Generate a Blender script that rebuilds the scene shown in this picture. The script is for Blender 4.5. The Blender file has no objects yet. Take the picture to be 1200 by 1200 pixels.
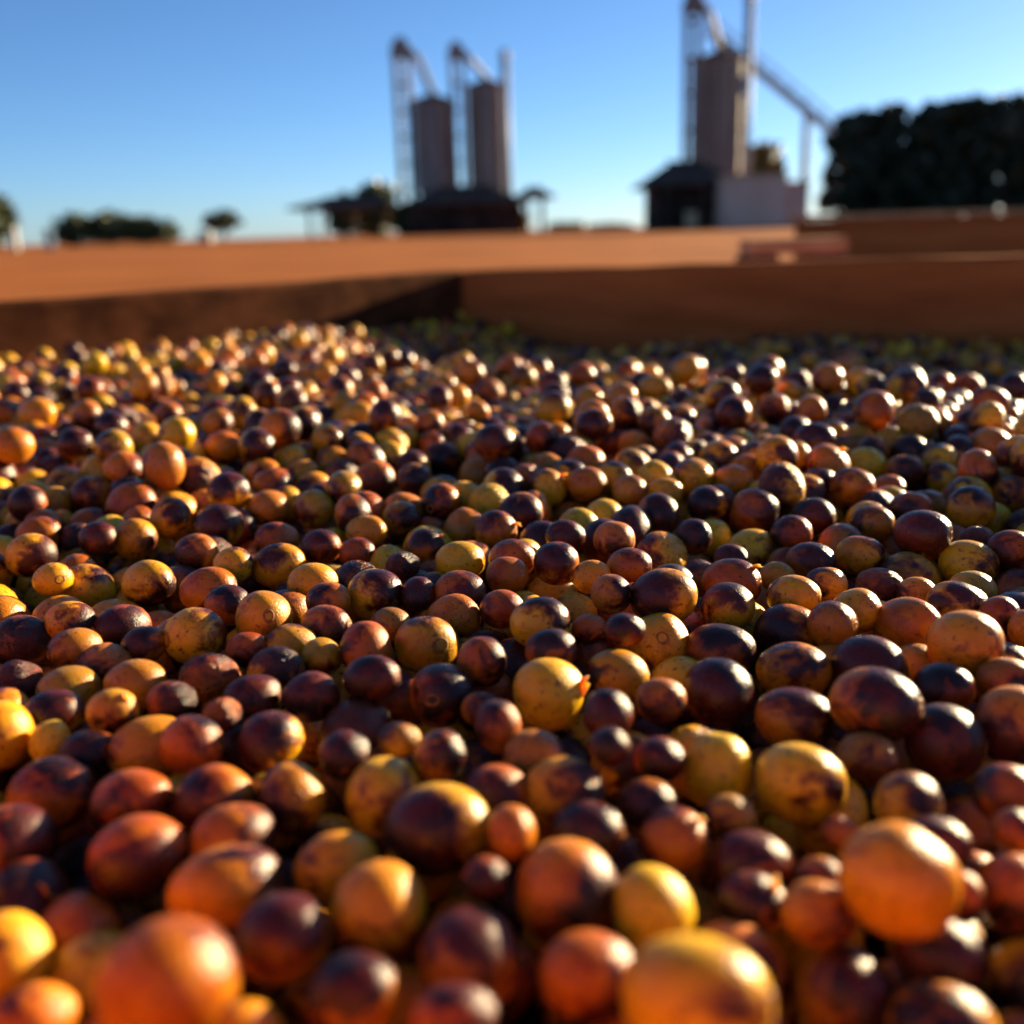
import bpy, bmesh, math, random
import numpy as np
from mathutils import Vector, Matrix

rng = np.random.default_rng(11)
random.seed(11)
sc = bpy.context.scene
col = sc.collection

# ------------------------------------------------------------------ camera
F_PX = 1200.0                       # focal length in photo pixels (1200 px wide picture)
CAM = np.array([0.0, 0.0, 0.16])    # 16 cm above the patio
PITCH = math.atan(330 / 1200); ROLL = 0.030
_f = np.array([0, math.cos(PITCH), -math.sin(PITCH)])
_h = np.array([1.0, 0, 0]); _u0 = np.cross(_h, _f)
CR = _h * math.cos(ROLL) - _u0 * math.sin(ROLL)
CU = _u0 * math.cos(ROLL) + _h * math.sin(ROLL)
CF = _f
cam_d = bpy.data.cameras.new('camera'); cam = bpy.data.objects.new('camera', cam_d); col.objects.link(cam)
M = Matrix(((CR[0], CU[0], -CF[0], CAM[0]), (CR[1], CU[1], -CF[1], CAM[1]), (CR[2], CU[2], -CF[2], CAM[2]), (0, 0, 0, 1)))
cam.matrix_world = M
cam_d.sensor_width = 26.0; cam_d.lens = 26.0
cam_d.clip_start = 0.005; cam_d.clip_end = 3000
cam_d.dof.use_dof = True; cam_d.dof.focus_distance = 0.232; cam_d.dof.aperture_fstop = 7.5
sc.camera = cam

# ------------------------------------------------------------------ light
SUN_EL = math.radians(11.0); SUN_AHEAD = math.radians(41.0)   # low sun from the right, a little ahead
S = Vector((math.cos(SUN_AHEAD) * math.cos(SUN_EL), math.sin(SUN_AHEAD) * math.cos(SUN_EL), math.sin(SUN_EL)))
w = bpy.data.worlds.new('World'); sc.world = w; w.use_nodes = True
nt = w.node_tree; bg = nt.nodes['Background']
sky = nt.nodes.new('ShaderNodeTexSky'); sky.sky_type = 'NISHITA'; sky.sun_disc = False
sky.sun_elevation = SUN_EL; sky.sun_rotation = math.radians(90) - SUN_AHEAD
sky.altitude = 800; sky.air_density = 0.72; sky.dust_density = 0.45; sky.ozone_density = 4.4
nt.links.new(sky.outputs[0], bg.inputs[0]); bg.inputs[1].default_value = 0.050
sl = bpy.data.lights.new('sun', 'SUN'); sl.energy = 5.0; sl.angle = math.radians(0.6); sl.color = (1.0, 0.77, 0.45)
so = bpy.data.objects.new('sun', sl); col.objects.link(so); so.rotation_euler = S.to_track_quat('Z', 'Y').to_euler()
so.location = (5, 3, 5)
sc.view_settings.view_transform = 'Standard'; sc.view_settings.look = 'None'
sc.view_settings.exposure = 1.86; sc.view_settings.gamma = 1.0
try:
    sc.cycles.use_denoising = True; sc.cycles.denoiser = 'OPENIMAGEDENOISE'
    sc.cycles.sample_clamp_indirect = 6.0; sc.cycles.max_bounces = 8
except Exception:
    pass

# ------------------------------------------------------------------ helpers
def ray(px, py):
    d = CF + CR * ((px - 600) / F_PX) + CU * ((600 - py) / F_PX)
    return d                                            # depth along the axis = 1
def on_z(px, py, z):
    d = ray(px, py); return CAM + d * ((z - CAM[2]) / d[2])
def on_y(px, py, y):
    d = ray(px, py); return CAM + d * ((y - CAM[1]) / d[1])
def hz(px): return 270 - ROLL * (px - 600)
def gx(px, y):                                          # world x of a photo column on the ground y metres away
    return on_y(px, hz(px), y)[0]
def gh(px, py, y):                                      # world height of a photo pixel y metres away
    return on_y(px, py, y)[2]

def tag(o, label=None, cat=None, group=None, kind=None):
    if label: o['label'] = label
    if cat: o['category'] = cat
    if group: o['group'] = group
    if kind: o['kind'] = kind
    return o
def empty(name, loc, rz=0.0):
    o = bpy.data.objects.new(name, None); col.objects.link(o); o.location = loc; o.rotation_euler = (0, 0, rz)
    o.empty_display_size = 0.1
    return o
def link(name, me, mat=None, parent=None, loc=(0, 0, 0)):
    o = bpy.data.objects.new(name, me); col.objects.link(o); o.location = loc
    if mat: me.materials.append(mat) if not me.materials else None
    if parent: o.parent = parent
    return o
class MB:
    """collects boxes, tubes and lathes into one mesh"""
    def __init__(s): s.bm = bmesh.new()
    def box(s, c, d, rot=None, bev=0.0):
        r = bmesh.ops.create_cube(s.bm, size=1.0); vs = r['verts']
        m = Matrix.Translation(Vector(c)) @ (rot.to_4x4() if rot else Matrix.Identity(4)) @ Matrix.Diagonal((d[0], d[1], d[2], 1))
        bmesh.ops.transform(s.bm, matrix=m, verts=vs)
        if bev:
            es = list({e for v in vs for e in v.link_edges})
            bmesh.ops.bevel(s.bm, geom=es, offset=bev, segments=2, affect='EDGES')
        return s
    def tube(s, pts, r, n=10, cap=True):
        pts = [Vector(p) for p in pts]; rings = []
        for i, p in enumerate(pts):
            t = (pts[min(i + 1, len(pts) - 1)] - pts[max(i - 1, 0)]).normalized()
            a = t.orthogonal().normalized() if abs(t.z) > .99 else t.cross(Vector((0, 0, 1))).normalized()
            b = t.cross(a); rr = r[i] if isinstance(r, (list, tuple)) else r
            rings.append([s.bm.verts.new(p + (a * math.cos(k * 2 * math.pi / n) + b * math.sin(k * 2 * math.pi / n)) * rr) for k in range(n)])
        for A, B in zip(rings, rings[1:]):
            for k in range(n): s.bm.faces.new((A[k], A[(k + 1) % n], B[(k + 1) % n], B[k]))
        if cap: s.bm.faces.new(rings[0][::-1]); s.bm.faces.new(rings[-1])
        return s
    def lathe(s, c, prof, n=32, rib=0.0):
        rings = []
        for (r, z) in prof:
            rings.append([s.bm.verts.new((c[0] + (r + (rib if k % 2 else 0)) * math.cos(k * 2 * math.pi / n), c[1] + (r + (rib if k % 2 else 0)) * math.sin(k * 2 * math.pi / n), c[2] + z)) for k in range(n)])
        for A, B in zip(rings, rings[1:]):
            for k in range(n): s.bm.faces.new((A[k], A[(k + 1) % n], B[(k + 1) % n], B[k]))
        s.bm.faces.new(rings[0][::-1]); s.bm.faces.new(rings[-1])
        return s
    def build(s, name, mat, parent=None, smooth=False, loc=(0, 0, 0)):
        me = bpy.data.meshes.new(name); bmesh.ops.recalc_face_normals(s.bm, faces=s.bm.faces[:]); s.bm.to_mesh(me); s.bm.free()
        if smooth: me.shade_smooth()
        return link(name, me, mat, parent, loc)
def mesh_np(name, V, Fa):
    me = bpy.data.meshes.new(name); V = np.asarray(V, np.float32); Fa = np.asarray(Fa, np.int32); k = Fa.shape[1]
    me.vertices.add(len(V)); me.vertices.foreach_set('co', V.ravel())
    me.loops.add(Fa.size); me.loops.foreach_set('vertex_index', Fa.ravel())
    me.polygons.add(len(Fa)); me.polygons.foreach_set('loop_start', np.arange(0, Fa.size, k, dtype=np.int32))
    me.update(calc_edges=True); me.shade_smooth()
    return me

# ------------------------------------------------------------------ materials
def nodes(name):
    m = bpy.data.materials.new(name); m.use_nodes = True
    t = m.node_tree; return m, t, t.nodes['Principled BSDF']
def N(t, kind, **kw):
    n = t.nodes.new(kind)
    for k, v in kw.items(): setattr(n, k, v)
    return n
def noisy(name, c1, c2, scale=8.0, rough=0.8, bump=0.0, bdist=0.01, stretch=(1, 1, 1), detail=5, lo=.35, hi=.65, metal=0.0):
    m, t, b = nodes(name)
    tc = N(t, 'ShaderNodeTexCoord'); mp = N(t, 'ShaderNodeMapping'); mp.inputs['Scale'].default_value = stretch
    t.links.new(tc.outputs['Object'], mp.inputs[0])
    nz = N(t, 'ShaderNodeTexNoise'); nz.inputs['Scale'].default_value = scale; nz.inputs['Detail'].default_value = detail
    t.links.new(mp.outputs[0], nz.inputs['Vector'])
    r = N(t, 'ShaderNodeValToRGB'); r.color_ramp.elements[0].position = lo; r.color_ramp.elements[1].position = hi
    r.color_ramp.elements[0].color = (*c1, 1); r.color_ramp.elements[1].color = (*c2, 1)
    t.links.new(nz.outputs[0], r.inputs[0]); t.links.new(r.outputs[0], b.inputs['Base Color'])
    b.inputs['Specular IOR Level'].default_value = .25; b.inputs['Roughness'].default_value = rough; b.inputs['Metallic'].default_value = metal
    if bump:
        bp = N(t, 'ShaderNodeBump'); bp.inputs['Strength'].default_value = bump; bp.inputs['Distance'].default_value = bdist
        t.links.new(nz.outputs[0], bp.inputs['Height']); t.links.new(bp.outputs[0], b.inputs['Normal'])
    return m

M_GROUND = noisy('red_clay', (.30, .090, .018), (.46, .150, .032), scale=1.2, rough=.95, detail=9)
M_WOOD_DK = noisy('shade_dark_wood', (.045, .015, .006), (.11, .038, .015), scale=14, rough=.9, bump=.4, bdist=.002, stretch=(3, .15, 3))  # darker copy of the plank wood, side board's shade put into the colour
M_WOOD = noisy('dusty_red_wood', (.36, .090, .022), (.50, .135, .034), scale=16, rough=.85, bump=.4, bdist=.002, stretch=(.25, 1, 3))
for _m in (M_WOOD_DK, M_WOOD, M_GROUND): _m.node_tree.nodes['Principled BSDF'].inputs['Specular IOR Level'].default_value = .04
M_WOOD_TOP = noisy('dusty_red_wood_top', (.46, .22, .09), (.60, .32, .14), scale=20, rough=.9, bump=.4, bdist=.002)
M_GAP_SHADE = noisy('husk', (.006, .003, .002), (.03, .013, .007), scale=90, rough=.9, bump=.6, bdist=.003)  # near-black, shade between the cherries put into the colour
M_STEEL = noisy('weathered_steel', (.13, .105, .088), (.24, .195, .165), scale=1.4, rough=.6, stretch=(1, 1, .25))
M_STEEL_LT = noisy('galvanised_steel', (.22, .24, .26), (.36, .38, .40), scale=1.5, rough=.55)
M_RUST = noisy('rusty_steel', (.09, .040, .024), (.17, .075, .042), scale=2.0, rough=.85)
M_DARK = noisy('dark_board', (.018, .010, .007), (.075, .040, .026), scale=1.5, rough=.9)  # near-black brown boards
M_TILE = noisy('roof_sheet', (.045, .026, .018), (.11, .062, .040), scale=2.5, rough=.85)
M_PINK = noisy('pink_plaster', (.70, .40, .28), (.80, .50, .38), scale=.8, rough=.9, bump=.1)
M_CONC = noisy('pale_concrete', (.40, .25, .13), (.55, .36, .20), scale=6, rough=.9)
M_WHITE = noisy('white_paint', (.30, .27, .24), (.42, .39, .35), scale=4, rough=.6)
M_BARK = noisy('bark', (.05, .035, .022), (.12, .085, .055), scale=6, rough=.95, bump=.5, bdist=.03)
def leaf_mat(name, a, b):
    m, t, bs = nodes(name)
    g = N(t, 'ShaderNodeNewGeometry'); r = N(t, 'ShaderNodeValToRGB')
    r.color_ramp.elements[0].color = (*a, 1); r.color_ramp.elements[1].color = (*b, 1)
    t.links.new(g.outputs['Random Per Island'], r.inputs[0]); t.links.new(r.outputs[0], bs.inputs['Base Color'])
    bs.inputs['Roughness'].default_value = .5
    return m
M_LEAF_DK = leaf_mat('dark_leaf', (.012, .022, .010), (.030, .045, .018))
M_LEAF = leaf_mat('green_leaf', (.035, .060, .018), (.085, .11, .030))
M_LEAF_Y = leaf_mat('dry_leaf', (.10, .085, .022), (.20, .15, .035))

# cherry skin: everything driven by attributes stored on the meshes
def cherry_mat():
    m, t, b = nodes('cherry_skin'); L = t.links.new
    def attr(n): a = N(t, 'ShaderNodeAttribute'); a.attribute_name = n; return a
    at, ap, am = attr('tint'), attr('pat'), attr('skin')
    sep = N(t, 'ShaderNodeSeparateXYZ'); L(am.outputs['Vector'], sep.inputs[0])     # x cap, y blush, z wrinkle
    def noise(scale, detail=3, rough=.55, dist=0.0, off=None):
        n = N(t, 'ShaderNodeTexNoise'); n.inputs['Scale'].default_value = scale; n.inputs['Detail'].default_value = detail
        n.inputs['Roughness'].default_value = rough; n.inputs['Distortion'].default_value = dist
        L(ap.outputs['Vector'], n.inputs['Vector']); return n.outputs[0]
    def math_(op, a, c=None, cl=False):
        n = N(t, 'ShaderNodeMath', operation=op); n.use_clamp = cl
        for i, v in enumerate((a, c)):
            if v is None: continue
            if isinstance(v, (int, float)): n.inputs[i].default_value = v
            else: L(v, n.inputs[i])
        return n.outputs[0]
    def rng_(v, lo, hi, a=0.0, c=1.0):
        n = N(t, 'ShaderNodeMapRange'); n.interpolation_type = 'SMOOTHSTEP'
        for k, x in zip(('Value', 'From Min', 'From Max', 'To Min', 'To Max'), (v, lo, hi, a, c)):
            if isinstance(x, (int, float)): n.inputs[k].default_value = x
            else: L(x, n.inputs[k])
        return n.outputs[0]
    def mix(f, A, B, mode='MIX'):
        n = N(t, 'ShaderNodeMix', data_type='RGBA', blend_type=mode)
        for i, v in ((0, f), (6, A), (7, B)):
            if isinstance(v, (int, float)): n.inputs[i].default_value = v
            elif isinstance(v, tuple): n.inputs[i].default_value = (*v, 1)
            else: L(v, n.inputs[i])
        return n.outputs[2]
    n_big, n_blot, n_sp, n_fine, n_mid = noise(.75, 2), noise(1.2, 5, .6, .5), noise(5.5, 2, .5), noise(16, 3), noise(3.2, 4, .65)
    # blush towards red on one side
    red = mix(1.0, at.outputs['Color'], (.66, .30, .30), 'MULTIPLY')
    f_blush = math_('MULTIPLY', rng_(n_big, .40, .62), sep.outputs[1], True)
    c = mix(f_blush, at.outputs['Color'], red)
    # mottling
    c = mix(rng_(n_mid, .50, .66, 0, .55), c, mix(1.0, c, (.60, .38, .30), 'MULTIPLY'))
    # dark specks
    c = mix(rng_(n_sp, .63, .69, 0, .75), c, (.07, .014, .006))
    # dark over-ripe blotches
    v = math_('ADD', n_blot, math_('MULTIPLY', sep.outputs[0], .27))
    thr = math_('SUBTRACT', .86, math_('MULTIPLY', at.outputs['Alpha'], .72))
    halo = rng_(v, math_('SUBTRACT', thr, .13), math_('ADD', thr, .02), 0, .85)
    c = mix(halo, c, (.165, .022, .005))
    f_blot = rng_(v, math_('SUBTRACT', thr, .01), math_('ADD', thr, .075))
    dark = mix(rng_(n_big, .42, .60), (.080, .0105, .0045), (.022, .0060, .0060))
    c = mix(f_blot, c, dark)
    # thin greyish bloom
    c = mix(rng_(n_mid, .35, .62, .0, .012), c, (.42, .28, .22))
    L(c, b.inputs['Base Color'])
    rgh = math_('ADD', rng_(n_mid, .35, .7, .17, .33), math_('MULTIPLY', sep.outputs[2], .06))
    rgh = math_('ADD', rgh, rng_(noise(.05, 0), .38, .62, 0, .11))
    L(rgh, b.inputs['Roughness'])
    b.inputs['Specular IOR Level'].default_value = .38
    b.inputs['Subsurface Weight'].default_value = .14
    b.inputs['Subsurface Radius'].default_value = (1.0, .40, .10); b.inputs['Subsurface Scale'].default_value = .0022
    wr = noise(6.0, 4, .6, 1.2); hgt = math_('ADD', math_('MULTIPLY', n_fine, .24), math_('MULTIPLY', wr, math_('ADD', math_('MULTIPLY', sep.outputs[2], 1.3), .05)))
    bp = N(t, 'ShaderNodeBump'); bp.inputs['Strength'].default_value = .55; bp.inputs['Distance'].default_value = .0011
    L(hgt, bp.inputs['Height']); L(bp.outputs[0], b.inputs['Normal'])
    return m
M_CHERRY = cherry_mat()
M_SCAR = noisy('scar_skin', (.16, .05, .009), (.40, .15, .022), scale=900, rough=.6)
M_TORN = noisy('torn_skin', (.42, .10, .02), (.62, .24, .06), scale=400, rough=.4)
M_TORN.node_tree.nodes['Principled BSDF'].inputs['Subsurface Weight'].default_value = .4
M_TORN.node_tree.nodes['Principled BSDF'].inputs['Subsurface Scale'].default_value = .002
M_TORN.node_tree.nodes['Principled BSDF'].inputs['Subsurface Radius'].default_value = (1, .4, .1)

# ------------------------------------------------------------------ ground
def ground():
    n = 48; ys = np.concatenate([np.linspace(-30, 0, 6), np.geomspace(1, 1500, 30)]); xs = np.concatenate([-np.geomspace(1500, 2, 20), np.linspace(-1, 1, 3), np.geomspace(2, 1500, 20)])
    V = [(x, y, 0) for y in ys for x in xs]; k = len(xs)
    Fa = [(j * k + i, j * k + i + 1, (j + 1) * k + i + 1, (j + 1) * k + i) for j in range(len(ys) - 1) for i in range(k - 1)]
    o = link('ground', mesh_np('ground', V, Fa), M_GROUND); tag(o, 'red-brown clay drying patio reaching to the horizon', 'ground', kind='structure')
ground()

# ------------------------------------------------------------------ the wooden drying bed
PC = on_z(541, 317, CAM[2] - .0395); PL = on_z(0, 355, CAM[2] - .0405); PR = on_z(1200, 297, CAM[2] - .0300); PR = PC + (PR - PC) * 1.3; PR[2] = CAM[2] - .029
PL = PC + (PL - PC) * 1.35; PL[2] = CAM[2] - .0405
def ext(a, b, s): return a + (b - a) * s
bed = empty('drying_bed', (PC[0], PC[1], 0))
tag(bed, 'shallow wooden drying bed with reddish plank sides holding the spread coffee cherries', 'drying bed')
def plank(name, A, B, th, z0, mat, inward, parent, cuts=14, wob=.0012):
    """upright board from A to B (inner top edge), thickness th away from the inside, slightly worn top edge"""
    A = np.array(A, float); B = np.array(B, float); d = B - A; n2 = np.array([-d[1], d[0]]); n2 /= np.linalg.norm(n2)
    if np.dot(n2, inward) > 0: n2 = -n2
    V = []; Fa = []; r2 = random.Random(name + str(A[0]))
    for i in range(cuts + 1):
        p = A + d * i / cuts; dz = r2.uniform(-wob, wob); c = .003
        prof = [(0, z0), (0, p[2] + dz - c), (c, p[2] + dz), (th - c, p[2] + dz * .5), (th, p[2] + dz - c), (th, z0)]
        for (o, z) in prof: V.append((p[0] + n2[0] * o - bed.location.x * (parent is bed), p[1] + n2[1] * o - bed.location.y * (parent is bed), z))
    m = 6
    for i in range(cuts):
        for k in range(m): Fa.append((i * m + k, i * m + (k + 1) % m, (i + 1) * m + (k + 1) % m, (i + 1) * m + k))
    me = bpy.data.meshes.new(name); me.from_pydata(V, [], Fa + [tuple(range(m))[::-1], tuple(cuts * m + k for k in range(m))]); me.update()
    bm = bmesh.new(); bm.from_mesh(me); bmesh.ops.recalc_face_normals(bm, faces=bm.faces[:]); bm.to_mesh(me); bm.free()
    return link(name, me, mat, parent)
inL = np.array([1, -.6]); inR = np.array([-.5, -1])
PL2 = ext(PC, PL, 1.5); PR2 = ext(PC, PR, 1.5); PL2[2] = PL[2]; PR2[2] = PR[2] + .002
a = plank('side_board', PL, PC, .022, .012, M_WOOD_DK, inL, bed); a['label'] = 'plank side of the bed, shade put into its dark colour'
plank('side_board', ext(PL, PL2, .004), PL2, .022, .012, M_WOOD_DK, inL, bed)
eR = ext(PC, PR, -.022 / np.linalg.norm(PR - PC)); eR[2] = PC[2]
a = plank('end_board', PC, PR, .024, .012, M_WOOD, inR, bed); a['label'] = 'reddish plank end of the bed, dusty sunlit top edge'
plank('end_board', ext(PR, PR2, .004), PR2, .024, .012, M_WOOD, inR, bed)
nL = np.array([-(PC - PL)[1], (PC - PL)[0]]); nL /= np.linalg.norm(nL); nL = nL if nL @ inL > 0 else -nL     # into the bed
nR = np.array([-(PR - PC)[1], (PR - PC)[0]]); nR /= np.linalg.norm(nR); nR = nR if nR @ inR > 0 else -nR
def dL(x, y): return (x - PC[0]) * nL[0] + (y - PC[1]) * nL[1]
def dR(x, y): return (x - PC[0]) * nR[0] + (y - PC[1]) * nR[1]
uL = (PL2 - PC)[:2]; uR = (PR2 - PC)[:2]
me = bpy.data.meshes.new('floor_sheet')
q = [(0, 0), tuple(uR), tuple(uR + uL), tuple(uL)]
me.from_pydata([(x, y, .012) for x, y in q] + [(x, y, .004) for x, y in q], [], [(0, 1, 2, 3), (7, 6, 5, 4)] + [(i, i + 4, (i + 1) % 4 + 4, (i + 1) % 4) for i in range(4)])
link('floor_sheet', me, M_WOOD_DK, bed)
# the far sides of the bed, behind the camera
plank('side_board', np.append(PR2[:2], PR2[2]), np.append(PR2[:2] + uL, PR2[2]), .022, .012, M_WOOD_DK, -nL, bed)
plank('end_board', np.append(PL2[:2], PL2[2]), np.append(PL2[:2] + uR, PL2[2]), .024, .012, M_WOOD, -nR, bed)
mb = MB()
cx = PC[:2] + (-nL - nR) * .012 - np.array(bed.location[:2])
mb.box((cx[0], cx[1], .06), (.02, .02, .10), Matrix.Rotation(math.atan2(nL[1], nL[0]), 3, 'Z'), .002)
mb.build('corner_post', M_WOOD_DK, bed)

# ------------------------------------------------------------------ packing of the cherries
_K = rng.normal(size=(8, 2)) * np.array([[9], [14], [20], [28], [40], [55], [70], [90]]) ; _P = rng.uniform(0, 6.28, 8)
_A = np.array([.0016, .0015, .0014, .0012, .0012, .0010, .0009, .0008])
def surf(x, y):
    """height of the centres of the top layer"""
    z = np.full(np.shape(x), CAM[2] - .0745)
    l = dL(x, y); r = dR(x, y)
    z = z + .0030 * np.exp(-((l - .05) / .12) ** 2) * np.clip((r - .12) / .15, 0, 1) * np.clip((y - .25) / .2, 0, 1)
    rc = .26 + .18 * np.clip((l - .10) / .16, 0, 1)                    # raked edge: the coffee drops away before the end plank
    t = np.clip((rc - r) / .075, 0, 1); z = z - .031 * t * t * (3 - 2 * t) * np.clip(l / .14, 0, 1)
    z = z + .004 * np.exp(-((r - rc - .03) / .03) ** 2)
    z = z - .011 * np.clip((y - .60) / .22, 0, 1) * np.clip((.32 - l) / .15, 0, 1)
    for k, p, a in zip(_K, _P, _A): z = z + a * np.sin(k[0] * x + k[1] * y + p)
    return z
DEPTH2 = .0235
def floorz(x, y): return surf(x, y) - DEPTH2 - .0075 * np.clip((.36 - np.asarray(y)) / .12, 0, 1)

# colour classes: base colour, blotch amount range, blush range
CLS = {
 'Y': ((.78, .43, .007), (.06, .26), (.0, .35)), 'Yb': ((.76, .41, .007), (.42, .52), (.1, .5)),
 'A': ((.74, .325, .006), (.14, .34), (.1, .6)), 'Ab': ((.72, .315, .006), (.44, .54), (.2, .7)),
 'O': ((.58, .190, .005), (.20, .40), (.2, .8)), 'Ob': ((.60, .195, .006), (.46, .56), (.3, .8)),
 'R': ((.46, .115, .005), (.42, .53), (.3, .9)), 'T': ((.58, .220, .020), (.24, .44), (.2, .6)),
 'V': ((.44, .225, .010), (.12, .36), (.0, .4)), 'M': ((.46, .120, .005), (.46, .56), (.3, .9)),
 'B': ((.10, .020, .007), (.58, .78), (.0, .3)), 'D': ((.44, .155, .008), (.42, .55), (.2, .6)),
}
# large cherries read off the photograph: centre x, y, width, height (photo pixels), class, flags (w wrinkled, r scar towards viewer, t torn skin)
H = """8 862 80 84 A p|57 872 46 56 Y|62 837 70 57 Ab|130 838 60 52 A t|170 882 103 84 A|232 868 72 72 R|255 845 46 42 M w|317 872 80 78 Yb
201 823 60 44 M w|297 820 70 52 B|340 934 82 88 Ab r|250 938 98 76 Ob|153 943 96 80 R|15 990 90 96 M|65 925 105 82 M|163 1005 116 90 M
275 985 102 72 Ob|266 1042 132 104 A|8 1125 98 108 Y p|195 1155 164 148 O|328 1100 116 102 D|40 1198 102 84 O|287 1215 92 80 A|395 1017 102 78 A
100 885 72 52 R|415 1168 116 100 Ab|522 815 78 74 M r|643 813 88 86 Y tp|712 838 58 62 B|450 925 94 98 Yb|513 888 66 60 Ab|514 970 126 98 Yb
582 930 84 62 R|600 980 60 68 O|673 927 102 72 A w|684 970 88 72 B|657 1045 122 126 Ob|760 1068 102 102 Y p|443 1070 110 114 Ab|550 1118 128 120 D
580 1035 56 50 R|690 1145 126 100 M|812 1170 180 140 Y p|530 1200 112 86 R|625 888 76 64 D|585 852 58 66 M|707 884 50 44 B|775 890 62 52 M
763 947 72 62 D|785 977 86 76 M t|425 842 90 68 B|465 868 52 42 V|412 890 62 60 D|937 918 112 98 Y p|840 903 80 94 Y|932 843 90 66 O
1030 827 106 84 Ob|1102 868 92 92 B|1187 850 82 96 Ob|1017 890 74 64 D|1065 942 82 74 V|1180 932 82 76 M|882 1008 96 76 B|1050 1033 138 130 A p
955 1034 64 62 O|965 1090 92 72 O|880 1070 82 64 T t|860 1112 126 96 Ob|985 1147 120 120 D|1100 1122 102 88 B|1187 1045 88 96 Ob|1100 988 78 60 B
1105 1205 132 92 A|985 977 48 42 M|1190 978 54 52 M|860 968 62 52 V|1130 1052 50 60 M|1133 757 84 82 A|931 787 88 68 A r|1018 785 92 64 Ob
925 741 80 62 Ob|843 812 86 82 M|1060 732 82 60 O|1010 717 58 52 A|1120 709 74 48 A|1177 725 48 46 M|853 711 64 58 Ab|930 699 64 48 A
858 684 70 52 R t|1032 688 56 44 M w|1133 659 66 50 Y|1083 626 70 46 B|1138 597 58 54 Ab|1007 651 56 46 Ab|950 658 58 46 M|885 600 56 54 M
927 626 50 44 M|953 605 52 42 B|910 535 50 48 A r|1000 571 56 46 Ob|1013 546 50 42 Y|1062 554 50 44 O|955 516 50 38 M|828 592 48 46 Ab
813 629 42 44 M|1068 597 52 42 M|1022 613 50 40 D|1187 646 60 46 M|1146 633 42 34 B w|857 655 44 36 B|910 676 44 34 V|968 685 50 36 Ab
975 733 58 58 D|1077 697 48 36 A|1140 692 56 40 V|840 762 82 56 R|780 747 72 76 A r|1195 733 44 48 O|1107 807 72 60 M|1180 797 72 52 D
777 709 82 58 A|722 786 80 66 Ab|635 731 72 62 Yb|645 764 64 52 M|500 757 76 74 A r|424 762 60 66 R|447 697 66 62 Yb|533 721 64 48 O
533 697 64 46 R|539 658 60 50 Y|581 622 52 48 O t|611 600 54 46 Ab|595 674 52 44 O|651 660 54 52 O|600 654 56 44 M|716 697 52 48 T
721 633 52 46 T|771 604 54 54 D|692 676 46 40 A|738 664 54 40 M|440 563 48 46 O|486 563 42 40 V|470 608 48 42 V|498 641 48 44 M t
472 664 44 34 B w|418 648 42 36 R|430 624 50 38 A|490 698 44 48 M|458 733 50 44 V|588 713 54 46 M|560 557 46 42 T|580 518 50 44 M
687 568 50 42 O|517 538 48 38 R|663 629 48 36 B|738 576 40 38 T|778 579 46 36 Y|716 518 42 40 R|563 777 58 62 M|433 811 68 56 B
688 737 44 36 R|730 744 52 42 B|775 821 62 54 D|225 746 70 66 Yb|310 725 66 66 A r|173 684 66 54 Yb|26 751 72 60 T w|83 731 60 50 A
140 736 70 52 M|247 691 68 52 Ob|267 709 54 48 M|160 803 74 60 V|85 809 76 56 V|118 781 68 48 D w|90 764 66 46 D|168 757 54 42 Ob
247 794 72 56 M w|323 786 68 58 Ab w|22 799 56 50 B w|327 663 66 52 A|230 648 54 42 T|258 616 58 52 Ab|200 608 48 48 A|108 581 50 48 O
262 525 44 40 O|37 651 58 52 Yb|62 679 46 40 Y r|114 631 44 40 B|325 633 54 42 R|272 664 48 42 Y|368 597 48 46 V|313 596 54 40 T
368 684 60 46 A|375 641 48 40 M|15 522 46 44 O|45 627 52 42 O|385 706 56 46 O|380 736 62 52 Ob|335 757 62 50 Yb|378 768 46 46 Y|365 817 64 58 B
420 488 40 34 Y|990 432 30 24 T|300 760 50 40 R|560 830 46 42 D"""
heroes = []
for s in H.replace('\n', '|').split('|'):
    p = s.split(); heroes.append((float(p[0]), float(p[1]), float(p[2]), float(p[3]), p[4], p[5] if len(p) > 5 else ''))
nH = len(heroes)
hp = np.zeros((nH, 3)); hr = np.zeros(nH); hd = np.zeros(nH)
for i, (px, py, wd, ht, cl, fl) in enumerate(heroes):
    d = ray(px, py); s_ = (wd + max(ht, .8 * wd)) / 2
    dep = F_PX * .0136 / s_
    for _ in range(3):
        p = CAM + d * dep; z0 = surf(p[0], p[1])
        lo, hi = z0 - .009, z0 + .010
        zz = min(max(p[2], lo), hi); dep = (zz - CAM[2]) / d[2]
    hp[i] = CAM + d * dep; hd[i] = dep; hr[i] = s_ / 2 * dep / F_PX
hr = np.clip(hr, .0048, .0088)

def grid_pts(sp):
    xs = np.arange(-.95, 1.1, sp); ys = np.arange(-.02, 1.2, sp * .866)
    X, Y = np.meshgrid(xs, ys); X[1::2] += sp / 2
    X = X.ravel() + rng.normal(0, sp * .16, X.size); Y = Y.ravel() + rng.normal(0, sp * .16, Y.size)
    k = (np.abs(X) < .52 * Y + .30) & (dL(X, Y) > .006) & (dR(X, Y) > .006)
    return X[k], Y[k]
parts = []
for lay, (sp, dens) in enumerate(((.0130, 1), (.0131, 1), (.0135, .22))):
    X, Y = grid_pts(sp)
    k = rng.random(X.size) < dens
    X, Y = X[k], Y[k]; parts.append(np.stack([X, Y, floorz(X, Y) + .0065 + lay * .0112 + rng.normal(0, .001, X.size)], 1))
fp = np.concatenate(parts); fr = np.clip(rng.normal(.0064, .00052, len(fp)), .0050, .0078)
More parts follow.
